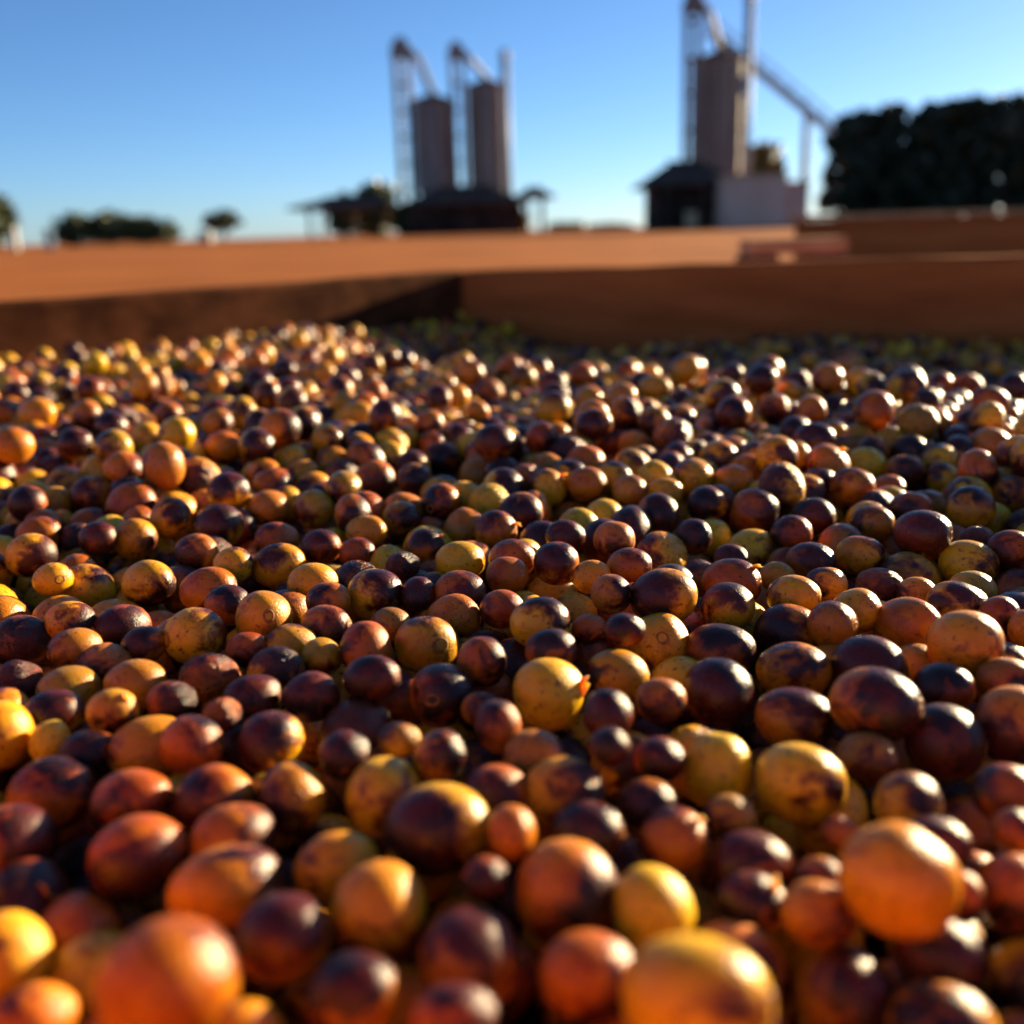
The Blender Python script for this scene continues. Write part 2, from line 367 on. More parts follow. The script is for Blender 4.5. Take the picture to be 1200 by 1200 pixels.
# no loose cherry starts inside a placed one, or above one
keep = np.ones(len(fp), bool)
for i in range(nH):
    dxy = np.hypot(fp[:, 0] - hp[i, 0], fp[:, 1] - hp[i, 1])
    keep &= ~((dxy < (fr + hr[i]) * .80) & (fp[:, 2] > hp[i, 2] - .006))
fp, fr = fp[keep], fr[keep]
P = np.concatenate([hp, fp]); R = np.concatenate([hr, fr]); n = len(P)
W = np.ones(n); W[:nH] = .12; anchor = hp.copy()
def pairs(P, slack=.002):
    c = .0185; g = np.floor(P[:, :2] / c).astype(np.int64); g -= g.min(0) - 1; nx = g[:, 0].max() + 3
    key = g[:, 1] * nx + g[:, 0]; order = np.argsort(key, kind='stable'); ks = key[order]
    I = []; J = []
    for off in (0, 1, nx - 1, nx, nx + 1):
        lo = np.searchsorted(ks, ks + off, 'left'); hi = np.searchsorted(ks, ks + off, 'right')
        cnt = hi - lo
        a_ = np.repeat(np.arange(len(ks)), cnt); b_ = np.arange(cnt.sum()) - np.repeat(np.cumsum(cnt) - cnt, cnt) + np.repeat(lo, cnt)
        if off == 0: m_ = b_ > a_; a_, b_ = a_[m_], b_[m_]
        I.append(order[a_]); J.append(order[b_])
    I = np.concatenate(I); J = np.concatenate(J)
    d = P[I] - P[J]; m_ = (d * d).sum(1) < (R[I] + R[J] + slack) ** 2
    return I[m_], J[m_]
for it in range(150):
    if it % 6 == 0: I, J = pairs(P)
    P[nH:, 2] -= .00022 if it < 110 else .00006
    P[:nH] += (anchor - P[:nH]) * .25
    for sub in range(1):
        d = P[I] - P[J]; dist = np.sqrt((d * d).sum(1)) + 1e-9
        ov = (R[I] + R[J]) * .985 - dist; m_ = ov > 0
        i_, j_ = I[m_], J[m_]; g = d[m_] / dist[m_][:, None] * (ov[m_] * .55)[:, None]
        ws = W[i_] + W[j_]; gi = g * (W[i_] / ws)[:, None]; gj = -g * (W[j_] / ws)[:, None]
        for k in range(3): P[:, k] += np.bincount(i_, gi[:, k], n) + np.bincount(j_, gj[:, k], n)
    fl_ = floorz(P[:, 0], P[:, 1]) + R * .95; P[:, 2] = np.maximum(P[:, 2], fl_)
    for fn, nv in ((dL, nL), (dR, nR)):
        pen = R + .001 - fn(P[:, 0], P[:, 1]); pen = np.maximum(pen, 0); P[:, 0] += pen * nv[0]; P[:, 1] += pen * nv[1]
# screen positions
def proj(P):
    v = P - CAM; dep = v @ CF; return 600 + F_PX * (v @ CR) / dep, 600 - F_PX * (v @ CU) / dep, dep
sx, sy, dep = proj(P); sr = R * F_PX / dep
kill = np.zeros(n, bool)
for i in range(nH):
    dd = np.hypot(sx - sx[i], sy - sy[i])
    k = (dep < dep[i]) & (dep > .01) & (dd < sr[i] * .80 + sr * .55); k[:nH] = False; kill |= k
kill |= (sr > 48) & (P[:, 2] > surf(P[:, 0], P[:, 1]) - .009) & (np.arange(n) >= nH) & (sx > -60) & (sx < 1260)
kill |= (dep < .055) & (np.arange(n) >= nH)
kill |= (np.linalg.norm(P - CAM, axis=1) < .05)
P, R = P[~kill], R[~kill]; n = len(P)
sx, sy, dep = proj(P); sr = R * F_PX / dep
# which ones show largest: paint discs far to near
GS = 600; idb = np.full((GS, GS), -1, np.int32); sc_ = GS / 1200
for i in np.argsort(-dep):
    if dep[i] < .02: continue
    x, y, r = sx[i] * sc_, sy[i] * sc_, max(sr[i] * sc_, .5)
    if x + r < 0 or x - r > GS or y + r < 0 or y - r > GS: continue
    x0, x1, y0, y1 = max(int(x - r), 0), min(int(x + r) + 1, GS), max(int(y - r), 0), min(int(y + r) + 1, GS)
    if x1 <= x0 or y1 <= y0: continue
    yy, xx = np.ogrid[y0:y1, x0:x1]; m_ = (xx + .5 - x) ** 2 + (yy + .5 - y) ** 2 < r * r
    idb[y0:y1, x0:x1][m_] = i
vis = np.bincount(idb[idb >= 0], minlength=n)
single = np.zeros(n, bool); single[np.argsort(-vis)[:300]] = True

# ------------------------------------------------------------------ looks of each cherry
names = list(CLS); pw = {'Y': .11, 'Yb': .12, 'A': .16, 'Ab': .14, 'O': .10, 'Ob': .10, 'R': .07, 'T': .05, 'V': .03, 'M': .07, 'B': .03, 'D': .03}
cls = rng.choice(names, n, p=np.array([pw[k] for k in names]) / sum(pw.values()))
flags = np.array([''] * n, dtype=object)
for i in range(nH): cls[i] = heroes[i][4]; flags[i] = heroes[i][5]
rw = rng.random(n); flags[nH:][rw[nH:] < .22] = 'w'; flags[nH:][rw[nH:] > .93] = 't'
tint = np.zeros((n, 4)); blush = np.zeros(n)
for i in range(n):
    c, b, bl = CLS[cls[i]]; j = rng.normal(1, .10); hue = rng.normal(0, .07)
    tint[i, :3] = np.clip(np.array(c) * j * np.array([1, 1 + hue, 1 + hue]), .003, .8); tint[i, 3] = rng.uniform(*b); blush[i] = rng.uniform(*bl)
for i in range(n):
    if 'p' in flags[i]: tint[i, 3] = .05; blush[i] = .15
seed = rng.uniform(-40, 40, (n, 3)); wr = np.where([('w' in f) for f in flags], rng.uniform(.6, 1.0, n), rng.uniform(0, .10, n))
def unit(v): return v / np.linalg.norm(v, axis=-1, keepdims=True)
q = unit(rng.normal(size=(n, 4)))
def quat_R(q):
    w_, x, y, z = q.T
    return np.stack([np.stack([1 - 2 * (y * y + z * z), 2 * (x * y - z * w_), 2 * (x * z + y * w_)], -1), np.stack([2 * (x * y + z * w_), 1 - 2 * (x * x + z * z), 2 * (y * z - x * w_)], -1), np.stack([2 * (x * z - y * w_), 2 * (y * z + x * w_), 1 - 2 * (x * x + y * y)], -1)], -2)
ROT = quat_R(q)
el = rng.uniform(1.0, 1.16, n)                           # elongation along the pole axis
AX = np.stack([R * (1.0 / np.sqrt(el)) * rng.uniform(.96, 1.04, n), R / np.sqrt(el), R * el], 1)
for i in range(nH):
    px, py, wd, ht, cl, fl = heroes[i]
    v = unit(CAM - P[i]); rt = unit(np.cross(v, [0, 0, 1]) * -1); up = np.cross(v, rt) * 1.0
    up = up if up[2] > 0 else -up
    ht = max(ht, .82 * wd); k = dep[i] / F_PX / 2
    if 'r' in fl: zax = unit(v + .28 * rng.normal(size=3)); ax = (wd * k, ht * k, (wd + ht) / 2 * k)
    elif wd >= ht: zax = unit(rt * (1 if rng.random() < .5 else -1) + v * rng.uniform(-.35, .45)); ax = (ht * k, ht * k, wd * k)
    else: zax = unit(up * (1 if rng.random() < .5 else -1) + v * rng.uniform(-.3, .3)); ax = (wd * k, wd * k, ht * k)
    xa = unit(rt - zax * (rt @ zax)) if abs(rt @ zax) < .8 else unit(up - zax * (up @ zax)); ya = np.cross(zax, xa)
    ROT[i] = np.stack([xa, ya, zax], 1); AX[i] = np.array(ax) * (R[i] / (((wd + ht) / 2) * k)) if False else np.array(ax)
capd = unit(rng.normal(size=(n, 3)))

def ico(s):
    bm = bmesh.new(); bmesh.ops.create_icosphere(bm, subdivisions=s, radius=1.0)
    V = np.array([v.co[:] for v in bm.verts]); Fa = np.array([[v.index for v in f.verts] for f in bm.faces]); bm.free()
    return unit(V), Fa
I5, I4, I3, I2 = ico(5), ico(4), ico(3), ico(2)
def lumps(L, r_, wrk):
    """radial displacement: soft lumps, slight taper, dried wrinkles"""
    d = np.zeros(len(L))
    for _ in range(5):
        k = r_.normal(size=3) * r_.uniform(.9, 2.4); d += .018 * np.sin(L @ k + r_.uniform(0, 6.28))
    d += -.03 * np.maximum(np.abs(L[:, 2]) - .90, 0) / .10          # flattened poles
    d += .012 * L[:, 2] * r_.choice([-1, 1])
    if wrk > .3:
        for _ in range(5):
            k = r_.normal(size=3) * r_.uniform(4, 8.5); k[2] *= .45
            d -= .020 * wrk * (1 - np.abs(np.sin(L @ k + r_.uniform(0, 6.28) + .6 * np.sin(L @ (r_.normal(size=3) * 3))))) ** 2.0
    return 1 + d
def set_attrs(me, tin, pat, skin):
    a = me.attributes.new('tint', 'FLOAT_COLOR', 'POINT'); a.data.foreach_set('color', tin.astype(np.float32).ravel())
    a = me.attributes.new('pat', 'FLOAT_VECTOR', 'POINT'); a.data.foreach_set('vector', pat.astype(np.float32).ravel())
    a = me.attributes.new('skin', 'FLOAT_VECTOR', 'POINT'); a.data.foreach_set('vector', skin.astype(np.float32).ravel())

# the mass of smaller and hidden cherries: one countless heap
rest = np.where(~single)[0]
shapes = {}
for key, (IV, IF) in (('hi', I3), ('lo', I2)):
    shapes[key] = [(IV * lumps(IV, np.random.default_rng(100 + s), .8 if s >= 9 else 0)[:, None], IV, IF) for s in range(12)]
VV, FF, TT, PP, SS = [], [], [], [], []; off = 0
hi = (vis > 0) | ((dep > .05) & (sr > 14) & (P[:, 2] > surf(P[:, 0], P[:, 1]) - .008))
for key in ('hi', 'lo'):
    for s in range(12):
        ids = rest[(hi[rest] == (key == 'hi'))]
        wk = wr[ids] > .3; ids = ids[np.where(wk, 9 + ids % 3, ids % 9) == s]
        if not len(ids): continue
        sh, IV, IF = shapes[key][s]; nv = len(sh)
        v = np.einsum('nij,nvj->nvi', ROT[ids], sh[None] * AX[ids][:, None, :]) + P[ids][:, None, :]
        VV.append(v.reshape(-1, 3)); FF.append((IF[None] + (off + np.arange(len(ids)) * nv)[:, None, None]).reshape(-1, 3)); off += nv * len(ids)
        TT.append(np.repeat(tint[ids], nv, 0)); PP.append((IV[None] + seed[ids][:, None, :]).reshape(-1, 3))
        cp = (capd[ids] @ IV.T).ravel(); SS.append(np.stack([cp, np.repeat(blush[ids], nv), np.repeat(wr[ids], nv)], 1))
me = mesh_np('coffee_cherry_heap', np.concatenate(VV), np.concatenate(FF)); set_attrs(me, np.concatenate(TT), np.concatenate(PP), np.concatenate(SS))
o = link('coffee_cherry_heap', me, M_CHERRY)
tag(o, 'mass of small yellow, orange and maroon coffee cherries covering the bed up to its planks', 'coffee cherries', kind='stuff')
# dark layer beneath, shade of the gaps put into its colour
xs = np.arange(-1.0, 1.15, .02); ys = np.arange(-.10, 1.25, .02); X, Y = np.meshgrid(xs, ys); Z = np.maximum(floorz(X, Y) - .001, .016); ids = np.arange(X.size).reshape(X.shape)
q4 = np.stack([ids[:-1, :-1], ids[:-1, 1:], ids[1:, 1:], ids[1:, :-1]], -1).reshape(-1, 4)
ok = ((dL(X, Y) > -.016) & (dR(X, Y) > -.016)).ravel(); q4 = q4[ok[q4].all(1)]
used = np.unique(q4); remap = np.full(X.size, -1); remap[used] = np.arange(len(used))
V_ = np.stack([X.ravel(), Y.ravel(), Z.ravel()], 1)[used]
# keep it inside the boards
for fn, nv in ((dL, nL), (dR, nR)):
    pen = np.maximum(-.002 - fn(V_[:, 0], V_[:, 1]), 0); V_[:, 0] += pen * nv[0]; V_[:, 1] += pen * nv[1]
o = link('gap_shade_layer', mesh_np('gap_shade_layer', V_, remap[q4]), M_GAP_SHADE); tag(o, 'dark layer beneath the coffee cherries, shade of the gaps put into its colour', 'husks', kind='stuff')

# single cherries
COLW = {'Y': 'golden yellow', 'Yb': 'golden yellow', 'A': 'amber', 'Ab': 'amber', 'O': 'orange', 'Ob': 'orange', 'R': 'reddish brown', 'T': 'tan', 'V': 'olive yellow', 'M': 'maroon', 'B': 'purple-black', 'D': 'dull brown'}
def look(i):
    b = tint[i, 3]
    if cls[i] in ('Yb', 'Ab', 'Ob'): return COLW[cls[i]] + (' and maroon' if b > .53 else ''), ('with a dark blotch' if b <= .53 else '')
    return COLW[cls[i]], ''
sid = np.where(single)[0]; D2 = np.linalg.norm(P[sid][:, None] - P[sid][None], axis=2); np.fill_diagonal(D2, 9)
# neighbours named in a label have to be visible next to it
px2 = np.hypot(sx[sid][:, None] - sx[sid][None], sy[sid][:, None] - sy[sid][None]); np.fill_diagonal(px2, 9e9)
def scar_mesh(ax, r_):
    ks = r_.uniform(.62, 1.0); kx, ky = r_.uniform(.85, 1.15, 2); ph = r_.uniform(0, 6)
    """small sunken ring left by the flower, on the pole of the cherry"""
    bm = bmesh.new(); prof = [(0.0, .972), (.10, .975), (.17, .985), (.215, 1.001), (.26, .990), (.30, .955)]; nn = 14; rings = []
    for (rr, zz) in prof:
        if rr == 0: rings.append([bm.verts.new((0, 0, ax[2] * zz))]); continue
        rings.append([bm.verts.new((ax[0] * rr * ks * kx * math.cos(k * 2 * math.pi / nn) * (1 + .05 * math.sin(2 * k * 2 * math.pi / nn + ph)), ax[1] * rr * ks * ky * math.sin(k * 2 * math.pi / nn) * (1 + .05 * math.sin(2 * k * 2 * math.pi / nn + ph)), ax[2] * (zz + .35 * (1 - ks * ks) * rr * rr))) for k in range(nn)])
    for k in range(nn): bm.faces.new((rings[0][0], rings[1][k], rings[1][(k + 1) % nn]))
    for A_, B_ in zip(rings[1:], rings[2:]):
        for k in range(nn): bm.faces.new((A_[k], B_[k], B_[(k + 1) % nn], A_[(k + 1) % nn]))
    me = bpy.data.meshes.new('flower_scar'); bm.to_mesh(me); bm.free(); me.shade_smooth(); return me
def torn_mesh(r, r_):
    """curled flake of torn skin standing off the fruit"""
    bm = bmesh.new(); nu, nv = 6, 4; g = []
    wid = r * r_.uniform(.5, .8); hgt = r * r_.uniform(.28, .42)
    for layer in (0, 1):
        gl = []
        for a in range(nu + 1):
            u = a / nu - .5; row = []
            for b in range(nv + 1):
                v = b / nv; ww = wid * (1 - .65 * v + .12 * math.sin(9 * u + 4 * v))
                row.append(bm.verts.new((u * ww, hgt * .45 * v * v + layer * r * .03 + .08 * r * math.cos(5 * u), hgt * v * (1 - .25 * abs(math.sin(7 * u))) - r * .06)))
            gl.append(row)
        g.append(gl)
    for layer in (0, 1):
        for a in range(nu):
            for b in range(nv):
                f = [g[layer][a][b], g[layer][a + 1][b], g[layer][a + 1][b + 1], g[layer][a][b + 1]]; bm.faces.new(f if layer else f[::-1])
    rim = [(a, 0) for a in range(nu)] + [(nu, b) for b in range(nv)] + [(a, nv) for a in range(nu, 0, -1)] + [(0, b) for b in range(nv, 0, -1)]
    for k in range(len(rim)):
        (a, b), (c, d) = rim[k], rim[(k + 1) % len(rim)]; bm.faces.new((g[0][a][b], g[0][c][d], g[1][c][d], g[1][a][b]))
    me = bpy.data.meshes.new('torn_skin'); bmesh.ops.recalc_face_normals(bm, faces=bm.faces[:]); bm.to_mesh(me); bm.free(); me.shade_smooth(); return me
seen_labels = set()
CSIZE = np.percentile(R[sid], [25, 75])
for a_i, i in enumerate(sid):
    r_ = np.random.default_rng(int(i) + 5000); wrk = wr[i]
    IV, IF = I5 if (wrk > .3 and sr[i] > 18) else I4
    V_ = IV * lumps(IV, r_, wrk)[:, None] * AX[i]
    me = mesh_np('coffee_cherry', V_, IF)
    set_attrs(me, np.repeat(tint[i][None], len(IV), 0), IV + seed[i], np.stack([IV @ capd[i], np.full(len(IV), blush[i]), np.full(len(IV), wrk)], 1))
    o = link('coffee_cherry', me, M_CHERRY); o.matrix_world = Matrix.Translation(Vector(P[i])) @ Matrix(ROT[i].tolist()).to_4x4()
    c, pat = look(i); nb = np.argsort(px2[a_i])[:2]; e = AX[i].max() / AX[i].min()
    shp = 'elongated' if e > 1.25 else ('oval' if e > 1.1 else 'round')
    siz = 'small ' if R[i] < CSIZE[0] else ('large ' if R[i] > CSIZE[1] else '')
    fin = 'wrinkled ' if wrk > .3 else ('torn ' if 't' in flags[i] else '')
    n1, n2 = (COLW[cls[sid[k]]] for k in nb)
    rel = f'beside two {n1} ones' if n1 == n2 else f'between {n1} and {n2} ones'
    if len(f'{siz}{fin}{shp} {c} coffee cherry {pat} {rel}'.split()) > 16: shp = ''; siz = ''
    lab = f'{siz}{fin}{shp} {c} coffee cherry {pat} {rel}'.replace('  ', ' ').replace('  ', ' ')
    if lab in seen_labels:
        for k in np.argsort(px2[a_i])[2:6]:
            lab2 = lab + f', near a {COLW[cls[sid[k]]]} one'.replace('a amber', 'an amber').replace('a orange', 'an orange').replace('a olive', 'an olive')
            if lab2 not in seen_labels and len(lab2.split()) <= 16: lab = lab2; break
    seen_labels.add(lab)
    tag(o, lab, 'coffee cherry', 'coffee cherries spread out in the drying bed')
    pole = np.array([0, 0, 1.0]) @ ROT[i].T
    sc_o = link('flower_scar', scar_mesh(AX[i] * float(lumps(np.array([[0, 0, 1.0]]), np.random.default_rng(int(i) + 5000), wrk)[0]), r_), M_SCAR, o)
    if 't' in flags[i]:
        # flake on the upper right of the fruit
        dirw = unit(CR * .8 + np.array([0, 0, 1.0]) * r_.uniform(.2, 1.0) - CF * .2); dl = ROT[i].T @ dirw
        p = AX[i] * dl * .97; tq = Vector(dl).to_track_quat('Z', 'Y')
        f_ = link('torn_skin', torn_mesh(R[i], r_), M_TORN, o); f_.location = p; f_.rotation_mode = 'QUATERNION'; f_.rotation_quaternion = tq
        f_['label'] = 'orange flake of torn skin'

# ------------------------------------------------------------------ second bed and kerb beyond the planks
def second_bed():
    y0 = 2.6; xl = gx(932, y0); x1 = xl + 3.2; zt = gh(1000, 257, y0)
    b = empty('drying_bed', (xl, y0, 0), math.radians(-26)); tag(b, 'second raised wooden drying bed with dark plank side in front of the hedge trees', 'drying bed')
    for k in range(4):
        mb = MB(); mb.box((.4 + .8 * k, 0, zt * .5 + .006), (.796, .03, zt - .012), None, .002); mb.build('side_board', M_RUST if k % 2 else M_WOOD, b)
    mb = MB(); mb.box((1.6, .006, zt + .007), (3.22, .06, .012), None, .002); o = mb.build('top_rail', M_WOOD_TOP, b)
    mb = MB(); mb.box((.015, .82, zt * .5), (.03, 1.6, zt), None, .002); mb.build('end_board', M_WOOD, b)
    mb = MB(); mb.box((3.185, .82, zt * .5), (.03, 1.6, zt), None, .002); mb.build('end_board', M_WOOD, b)
    mb = MB(); mb.box((1.6, 1.635, zt * .5), (3.2, .03, zt), None, .002); mb.build('side_board', M_WOOD, b)
    mb = MB(); mb.box((1.6, .82, .05), (3.13, 1.58, .02)); mb.build('floor_sheet', M_WOOD_DK, b)
    # loose pale plank propped across two blocks, and kerb
    y1 = 1.7; xa, xb = gx(872, y1), gx(988, y1); z1 = gh(930, 279, y1)
    p = empty('plank_trestle', ((xa + xb) / 2, y1, 0)); tag(p, 'pale loose plank laid over two blocks beside the second bed', 'plank')
    mb = MB(); mb.box((0, 0, z1 - .012), (xb - xa, .07, .024), None, .003); mb.build('plank', M_WOOD_TOP, p)
    for s in (-1, 1):
        mb = MB(); mb.box((s * (xb - xa) * .36, 0, (z1 - .024) / 2), (.06, .06, z1 - .024), None, .004); mb.build('block', M_RUST, p)
second_bed()

# ------------------------------------------------------------------ far buildings
def silo(px0, px1, ptop, pbot, y, label):
    x = (gx(px0, y) + gx(px1, y)) / 2; r = (gx(px1, y) - gx(px0, y)) / 2; zt = gh((px0 + px1) / 2, ptop, y); zb = gh((px0 + px1) / 2, pbot, y)
    s = empty('grain_silo', (x, y, 0)); tag(s, label, 'silo', 'steel silos behind the patio')
    hs = zt - zb; k = 5
    for j in range(k):
        z0 = zb + hs * j / k; mb = MB(); mb.lathe((0, 0, z0), [(r, 0.0), (r, hs / k - .04), (r + .03, hs / k - .035), (r + .03, hs / k)], 40, .012); mb.build('shell_ring', M_STEEL, s)
    mb = MB(); mb.lathe((0, 0, zt), [(r + .07, 0), (r + .05, .06), (.18, r * .34), (.16, r * .34 + .12)], 32); mb.build('roof_cone', M_RUST, s, True)
    mb = MB(); mb.lathe((0, 0, zb), [(.22, -min(zb * .6, r)), (r * .98, -.01)], 32); mb.build('hopper', M_STEEL, s, True)
    for q in range(4):
        an = math.pi / 4 + q * math.pi / 2; mb = MB(); mb.box((r * .85 * math.cos(an), r * .85 * math.sin(an), zb / 2), (.18, .18, zb)); mb.build('leg', M_STEEL, s)
    mb = MB()
    for sx_ in (-.2, .2): mb.tube([(sx_, -r - .16, zb), (sx_, -r - .16, zt)], .03, 6)
    z = zb + .3
    while z < zt: mb.tube([(-.2, -r - .16, z), (.2, -r - .16, z)], .02, 5); z += .32
    mb.build('ladder', M_STEEL_LT, s)
    return s, x, r, zt
def elevator(px, y, ptop, wpx, spout_to, label, hood=1):
    """bucket elevator: two square legs, boot, curved head and a discharge spout"""
    x = gx(px, y); h = gh(px, ptop, y); wd = wpx * y / F_PX
    e = empty('bucket_elevator', (x, y, 0)); tag(e, label, 'elevator', 'bucket elevators beside the silos')
    for s in (-1, 1):
        mb = MB(); mb.box((s * wd * .33, 0, h * .5 - .3), (wd * .30, wd * .45, h - .6)); mb.build('leg', M_STEEL, e)
    mb = MB(); mb.box((0, 0, .3), (wd * 1.2, wd * .7, .6)); mb.build('boot', M_RUST, e)
    mb = MB(); hh = wd * 1.1
    for k in range(9):
        a = math.pi * k / 9; a2 = math.pi * (k + 1) / 9
        p0 = (math.cos(a) * wd * .55, math.sin(a) * hh * .8); p1 = (math.cos(a2) * wd * .55, math.sin(a2) * hh * .8)
        v = [mb.bm.verts.new(t) for t in ((0, -wd * .3, h - .7), (p0[0], -wd * .3, h - .7 + p0[1]), (p1[0], -wd * .3, h - .7 + p1[1]), (0, wd * .3, h - .7), (p0[0], wd * .3, h - .7 + p0[1]), (p1[0], wd * .3, h - .7 + p1[1]))]
        mb.bm.faces.new((v[0], v[1], v[2])); mb.bm.faces.new((v[3], v[5], v[4])); mb.bm.faces.new((v[1], v[4], v[5], v[2]))
    mb.box((0, 0, h - .78), (wd * 1.12, wd * .62, .2)); mb.build('head', M_STEEL, e)
    if spout_to:
        mb = MB(); mb.tube([(wd * .45, 0, h - .5), (wd * .9, 0, h - .9), (spout_to[0] - x, spout_to[1] - y, spout_to[2] - .05)], wd * .22, 10); mb.build('spout', M_STEEL_LT, e)
    for z in np.arange(1.2, h - 1, 1.4): MB().box((0, 0, z), (wd * 1.02, wd * .55, .08)).build('brace', M_STEEL, e)
    return e
Y1 = 62
s1, x1, r1, z1 = silo(492, 536, 118, 224, Y1, 'shorter brown-grey steel silo of the twin pair under a conical rusty roof')
s2, x2, r2, z2 = silo(553, 598, 101, 222, Y1 + 1, 'taller brown-grey steel silo of the twin pair')
elevator(481, Y1, 48, 20, (x1, Y1, z1 + r1 * .34 + .15), 'twin-legged bucket elevator feeding the shorter twin silo')
elevator(543, Y1, 50, 17, (x2, Y1 + 1, z2 + r2 * .34 + .15), 'bucket elevator standing between the twin silos')
def pipe(px, y, ptop, wpx, label):
    x = gx(px, y); h = gh(px, ptop, y); r = wpx * y / F_PX / 2
    e = empty('vent_pipe', (x, y, 0)); tag(e, label, 'pipe')
    mb = MB(); mb.tube([(0, 0, 0), (0, 0, h - .5)], r, 14); mb.build('shaft', M_STEEL_LT, e, True)
    mb = MB(); mb.lathe((0, 0, h - .5), [(r * 1.2, 0), (r * 1.25, .25), (r * .5, .5)], 14); mb.build('cap', M_STEEL_LT, e)
    mb = MB(); mb.lathe((0, 0, 0), [(r * 1.8, 0), (r * 1.8, .12), (r * 1.05, .14)], 14); mb.build('base_flange', M_STEEL, e)
pipe(597, Y1 - 2.6, 57, 9, 'pale galvanised pipe rising beside the taller twin silo')
Y2 = 48
s3, x3, r3, z3 = silo(808, 868, 71, 206, Y2, 'wide dark steel silo standing behind the pink plastered building')
elevator(808, Y2 - 2.2, -12, 20, (x3, Y2, z3 + r3 * .34 + .15), 'tall bucket elevator on the flank of the wide silo')
pipe(871, Y2 - 2.4, -14, 10, 'tall pale pipe rising beside the wide silo')
def conveyor():
    y = Y2 + .5; a = Vector((gx(826, y), y, gh(826, 36, y))); b = Vector((gx(985, y), y, gh(985, 166, y))); c = a + (b - a) * 1.9; c.z = .25; c.x = a.x + (b.x - a.x) * (a.z - .25) / (a.z - b.z)
    e = empty('inclined_conveyor', (c.x, y, 0)); tag(e, 'inclined conveyor tube running down from the wide silo towards the hedge trees', 'conveyor')
    o_ = Vector(e.location); d = (c - a).normalized(); q = d.to_track_quat('X', 'Z').to_matrix(); L_ = (c - a).length
    mb = MB(); mb.box((a + c) / 2 - o_, (L_, .34, .34), q, .02); mb.build('trough', M_STEEL_LT, e)
    mb = MB()
    up = q @ Vector((0, 0, 1))
    for s in (-1, 1): mb.tube([a - o_ + up * .5 + Vector((0, s * .2, 0)), c - o_ + up * .5 + Vector((0, s * .2, 0))], .025, 5)
    for t in np.linspace(0, 1, 16):
        p = a + (c - a) * t - o_
        for s in (-1, 1): mb.tube([p + Vector((0, s * .2, 0)), p + up * .5 + Vector((0, s * .2, 0))], .02, 5)
    mb.build('handrail', M_STEEL_LT, e)
    for px in (940, 1010):
        x = gx(px, y); t = (x - a.x) / (c.x - a.x); z = a.z + (c.z - a.z) * t
        mb = MB()
        for s in (-1, 1): mb.tube([(x - o_.x, s * .3, 0), (x - o_.x, s * .12, z - .1)], .12, 8)
        for k in range(1, 5): mb.box((x - o_.x, 0, z * k / 5.2), (.08, .6 - .3 * k / 5, .08))
        mb.build('support_trestle', M_STEEL_LT, e)
conveyor()
def shed(px0, px1, peave, pridge, y, dp, label, wallm, roofm, over=.4, posts=0, lean=0, open_front=False):
    """gabled or lean-to shed, ridge along x"""
    x0, x1 = gx(px0, y), gx(px1, y); xm = (x0 + x1) / 2; he = gh((px0 + px1) / 2, peave, y); hr_ = gh((px0 + px1) / 2, pridge, y); wd = x1 - x0
    e = empty('shed', (xm, y + dp / 2, 0)); tag(e, label, 'shed')
    if not open_front:
        mb = MB(); mb.box((0, dp / 2 - .1, he / 2), (wd, .2, he)); mb.build('rear_wall', wallm, e)
        for s in (-1, 1): mb = MB(); mb.box((s * (wd / 2 - .1), 0, he / 2), (.2, dp - .42, he)); mb.build('side_wall', wallm, e)
        nb_ = max(3, int(wd / 1.6)); bw = wd / nb_
        for k in range(nb_):
            if k == nb_ // 2: 
                mb = MB(); mb.box((-wd / 2 + bw * (k + .5), -dp / 2 + .18, he * .42), (bw * .94, .08, he * .84)); mb.build('door', M_DARK, e); continue
            mb = MB(); mb.box((-wd / 2 + bw * (k + .5), -dp / 2 + .12, he / 2), (bw * .985, .2, he)); mb.build('wall_panel', wallm, e)
    for k in range(posts):
        mb = MB(); mb.box((-wd / 2 + wd * (k + .5) / posts, -dp / 2 - (0 if open_front else over * .8), he / 2), (.16, .16, he)); mb.build('post', M_DARK, e)
        if open_front: mb = MB(); mb.box((-wd / 2 + wd * (k + .5) / posts, dp / 2, he / 2), (.16, .16, he)); mb.build('post', M_DARK, e)
    yo = dp / 2 + over; xo = wd / 2 + over; rl = wd * .22; th = .09
    A = [(-xo, -yo, he), (xo, -yo, he), (xo, yo, he), (-xo, yo, he)]; B = [(-rl, 0, hr_), (rl, 0, hr_)]
    for poly in ((A[0], A[1], B[1], B[0]), (A[2], A[3], B[0], B[1]), (A[1], A[2], B[1]), (A[3], A[0], B[0])):
        mb = MB(); lo = [mb.bm.verts.new(v) for v in poly]; up_ = [mb.bm.verts.new((v[0], v[1], v[2] + th)) for v in poly]; k_ = len(poly)
        mb.bm.faces.new(lo[::-1]); mb.bm.faces.new(up_)
        for q in range(k_): mb.bm.faces.new((lo[q], lo[(q + 1) % k_], up_[(q + 1) % k_], up_[q]))
        mb.build('roof_slope', roofm, e)
    mb = MB(); mb.box((0, 0, hr_ + th + .03), (rl * 2 + .2, .3, .08)); mb.build('ridge_cap', roofm, e)
shed(478, 612, 240, 219, Y1 - 6, 3.6, 'dark low processing shed at the foot of the twin silos', M_DARK, M_TILE, .4, 5)
shed(345, 462, 244, 232, Y1 - 4, 4.5, 'long open canopy on thin posts left of the twin silos', M_DARK, M_TILE, .3, 3, open_front=True)
shed(610, 645, 232, 221, Y1 - 2, 3.0, 'small open canopy right of the taller twin silo', M_DARK, M_TILE, .3, 2, open_front=True)
shed(768, 852, 218, 190, Y2 - 6, 3.2, 'dark open-fronted shed with sloping roof at the wide silo', M_DARK, M_TILE, .5, 4)
